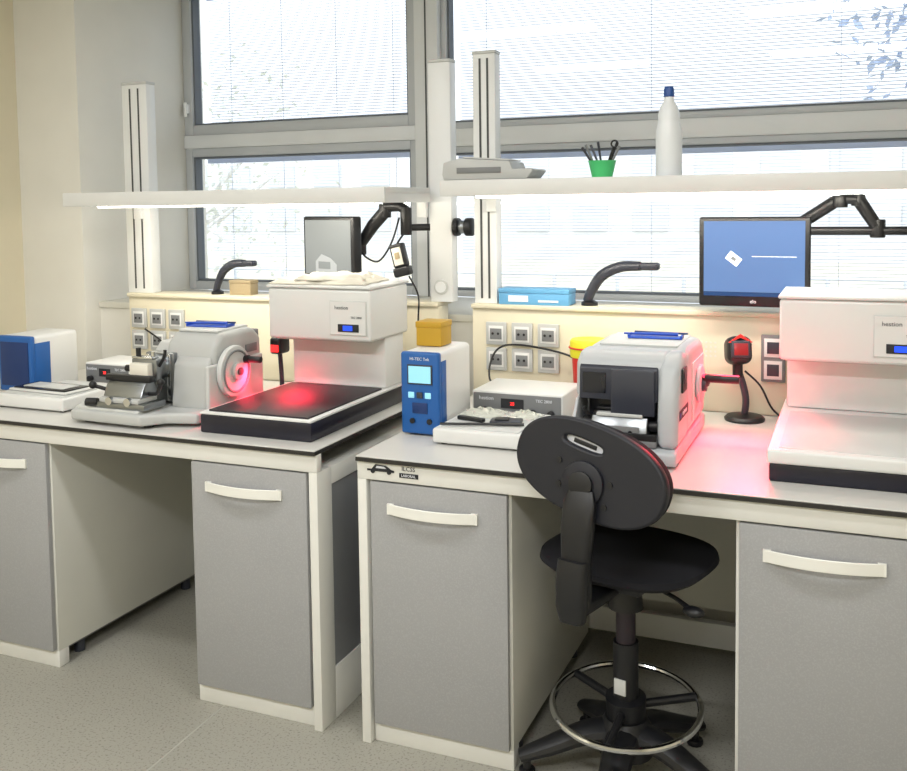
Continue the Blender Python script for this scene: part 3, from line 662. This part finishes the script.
# ---------------------------------------------------------------- chair
def sup(a,bb,n=2.4,k=40): 
    o=[]
    for i in range(k):
        t=2*pi*i/k; c,s_=math.cos(t),math.sin(t); o.append((a*abs(c)**(2/n)*(1 if c>=0 else -1),bb*abs(s_)**(2/n)*(1 if s_>=0 else -1)))
    return o
r=thing("drafting_chair","black swivel drafting chair with oval back and foot ring","chair",(.793,.125,0),rz=math.radians(-14))
def curveshape(loops,ext,bev):
    cu=bpy.data.curves.new("c",'CURVE'); cu.dimensions='2D'; cu.fill_mode='BOTH'; cu.extrude=ext; cu.bevel_depth=bev; cu.bevel_resolution=2
    for lp in loops:
        sp_=cu.splines.new('POLY'); sp_.points.add(len(lp)-1); sp_.use_cyclic_u=True
        for i,p in enumerate(lp): sp_.points[i].co=(p[0],p[1],0,1)
    o=bpy.data.objects.new("c",cu); COL.objects.link(o); dg=bpy.context.evaluated_depsgraph_get()
    me=bpy.data.meshes.new_from_object(o.evaluated_get(dg)); bpy.data.objects.remove(o)
    t=bmesh.new(); t.from_mesh(me); bpy.data.meshes.remove(me); return t
MB=T(.026,-.255,.958)@RY(math.radians(13))@RX(math.radians(-8))
slot=[(x-.032,y+.062) for x,y in sup(.064,.019,3,24)]
out=[(x,y) for x,y in sup(.213,.116,2.3,64)]
b=B(); t=curveshape([out,slot],.008,.007); b._add(t,SHELL,MB@RX(pi/2))
for q in [(-.085,-.0),(.07,-.01),(-.07,-.06),(.07,-.07)]:
    b.cyl((q[0],-.019,q[1]),(q[0],-.012,q[1]),.008,BLK,M=MB)
b.cyl((-.002,-.026,-.035),(-.002,-.013,-.035),.060,SHELL,bev=.005,seg=40,M=MB); b.cyl((-.002,-.036,-.035),(-.002,-.0265,-.035),.034,BLK,bev=.003,M=MB)
b.obj("backrest",r,"tilted oval black plastic backrest with handle slot")
b=B(); b.box((-.095,.002,.042),(.030,.010,.082),INKW,.001,M=MB); b.box((-.066,-.002,.056),(.002,.0018,.067),BLK,.001,M=MB); b.obj("slot_insert",r,"pale insert inside the handle slot")
b=B(); t=curveshape([[(x*.94,y*.92) for x,y in out]],.012,.012); b._add(t,FAB,MB@T(0,.036,0)@RX(pi/2)); b.obj("back_cushion",r)
b=B(); b.loft([(.020,-.290,.915,.034,.006),(.020,-.298,.885,.046,.013),(.018,-.306,.82,.046,.020),(.016,-.310,.74,.040,.022),(.014,-.305,.66,.038,.026),(.01,-.285,.605,.034,.024),(0,-.2,.592,.034,.018),(0,0,.592,.036,.014)],BLK)
b.loft([(.014,-.328,.580,.034,.020),(.014,-.330,.62,.042,.026),(.015,-.332,.69,.043,.024),(.016,-.330,.74,.040,.014)],BLK); b.obj("back_support",r,"broad moulded black back support")
b=B(); t=bmesh.new()
prof=[(0,.622),(.7,.622),(.93,.628),(1,.643),(.985,.657),(.9,.665),(.6,.665),(0,.661)]
base=sup(.24,.225,2.7,48); rings=[]
for k,z in prof: rings.append([t.verts.new((x*max(k,.001),y*max(k,.001)+.02,z)) for x,y in base])
for A,C in zip(rings,rings[1:]):
    for i in range(48): t.faces.new([A[i],A[(i+1)%48],C[(i+1)%48],C[i]])
bmesh.ops.remove_doubles(t,verts=t.verts,dist=.0015)
b._add(t,FAB); b.obj("seat",r,"black fabric seat cushion")
b=B(); b.box((-.10,-.12,.585),(.10,.12,.6215),BLK,.012); b.tube([(.08,-.02,.592),(.17,-.05,.585),(.225,-.07,.572)],[.006,.006,.007],BLK,seg=8,smooth=4); b.sph((.235,-.075,.57),.02,BLK,(1.5,1,.7)); b.obj("tilt_mechanism",r)
b=B(); b.cyl((0,0,.08),(0,0,.40),.036,BLK); b.cyl((0,0,.39),(0,0,.53),.028,BLKM); b.cyl((0,0,.50),(0,0,.588),.05,BLK,r2=.04); b.box((-.018,-.039,.255),(.018,-.034,.30),LGREY,.001); b.obj("gas_column",r)
MT=T(0,0,.212)@RZ(math.radians(14))@RX(math.radians(5))
b=B(); b.torus((0,0,0),.210,.0095,CHROME,seg=64,M=MT); b.obj("foot_ring",r,"chrome foot ring")
b=B(); b.lathe([(.03,-.035),(.055,-.035),(.058,.025),(.03,.03)],BLK,M=MT)
for k in range(3):
    a=2*pi*k/3+.5; b.tube([(.04*math.cos(a),.04*math.sin(a),-.003),(.206*math.cos(a),.206*math.sin(a),0)],.012,BLK,seg=10,M=MT)
b.obj("ring_spokes",r)
A0=1.22
b=B(); b.lathe([(0,.075),(.078,.075),(.088,.13),(.06,.178),(0,.178)],BLK)
for k in range(5):
    a=2*pi*k/5+A0; d=Vector((math.cos(a),math.sin(a),0))
    b.tube([d*.03+Vector((0,0,.14)),d*.12+Vector((0,0,.125)),d*.22+Vector((0,0,.085)),d*.305+Vector((0,0,.055))],[.052,.046,.038,.026],BLK,seg=12,smooth=3,flat=.65)
b.obj("star_base",r,"five-star black base")
for k in range(5):
    a=2*pi*k/5+A0; d=Vector((math.cos(a),math.sin(a),0)); p=d*.285
    b=B(); b.cyl((p.x,p.y,.012),(p.x,p.y,.05),.012,BLK); b.cyl((p.x,p.y,.0),(p.x,p.y,.018),.024,BLK,bev=.004); b.obj("glide_foot",r)

B().tube([(.45,.945,1.02),(.40,.93,1.08),(.2,.94,1.11),(.12,.90,1.09),(.13,.80,1.0),(.2,.82,.910)],.004,BLK,smooth=8,seg=8).obj("power_cable",label="black power cable running down from a socket",cat="cable")
B().tube([(-1.6,.945,1.10),(-1.5,.92,1.06),(-1.4,.90,1.0),(-1.3,.86,.92),(-1.15,.8,.910)],.004,BLK,smooth=8,seg=8).obj("power_cable",label="black power cable hanging from the sockets to the bench",cat="cable")

# ---------------------------------------------------------------- lights
def area(name,loc,sx,sy,e,col=(1,1,1),rot=(0,0,0)):
    l=bpy.data.lights.new(name,'AREA'); l.shape='RECTANGLE'; l.size=sx; l.size_y=sy; l.energy=e; l.color=col
    o=bpy.data.objects.new(name,l); COL.objects.link(o); o.location=loc; o.rotation_euler=rot; return o
CL=mat("fill_panel_glow",S(250,250,245),.5,emit=(1,1,.97,1),es=3)  # glow for the unseen overhead panels added as fill
for i,(x,y) in enumerate([(-1.0,-.9),(1.2,-.9),(-1.0,-3.0),(1.2,-3.0)]):
    r=thing("fill_light_panel","rectangular white glowing panel out of view, added as interior fill","fill light",(x,y,2.96),group="added fill panels")
    B().box((-.6,-.15,0),(.6,.15,.04),WHITE,.004).obj("housing",r); B().box((-.57,-.12,-.004),(.57,.12,-.0005),CL).obj("diffuser",r)
    area("fill_lamp",(x,y,2.94),1.1,.24,16 if y>-2 else 54,(.99,.99,1))  # added area lamps out of view, brightening the interior
def spot(loc,target,e,size,soft=.10,col=(1,.02,.06)):
    l=bpy.data.lights.new("red_scan_light",'SPOT'); l.energy=e; l.color=col; l.spot_size=size; l.spot_blend=1; l.shadow_soft_size=soft
    o=bpy.data.objects.new("red_scan_light",l); COL.objects.link(o); o.location=loc
    o.rotation_euler=(Vector(target)-Vector(loc)).to_track_quat('-Z','Y').to_euler()
spot((1.04,.66,1.20),(1.03,.42,.9),50,1.75)
spot((-.57,.57,1.14),(-.54,.50,.97),17,2.1,.08)
spot((-.60,.38,1.08),(-.68,.33,1.0),11,1.8,.03)
w_=bpy.data.worlds.new("sky"); sc.world=w_; w_.use_nodes=True
bg=w_.node_tree.nodes["Background"]; bg.inputs[0].default_value=(.92,.96,1,1); bg.inputs[1].default_value=1.65
sl=bpy.data.lights.new("sun",'SUN'); sl.energy=2.3; sl.angle=.02; so=bpy.data.objects.new("sun",sl); COL.objects.link(so); so.rotation_euler=(math.radians(38),0,math.radians(25))

# ---------------------------------------------------------------- camera
yaw,pitch,roll=.3977,.0652,-.0130
cy,sy=math.cos(yaw),math.sin(yaw); cp,sp_=math.cos(pitch),math.sin(pitch)
F=Vector((-sy*cp,cy*cp,-sp_)); R=Vector((cy,sy,0)); U=R.cross(F)
R2=R*math.cos(roll)+U*math.sin(roll); U2=-R*math.sin(roll)+U*math.cos(roll)
cd=bpy.data.cameras.new("camera"); cd.sensor_width=36; cd.lens=965.5/907*36; cd.shift_y=-121.1/907; cd.clip_start=.05; cd.clip_end=300
co=bpy.data.objects.new("camera",cd); COL.objects.link(co)
Mx=Matrix((R2,U2,-F)).transposed().to_4x4(); Mx.translation=Vector((1.3926,-2.5404,1.6619)); co.matrix_world=Mx
sc.camera=co
try: sc.view_settings.view_transform='Standard'
except Exception: pass
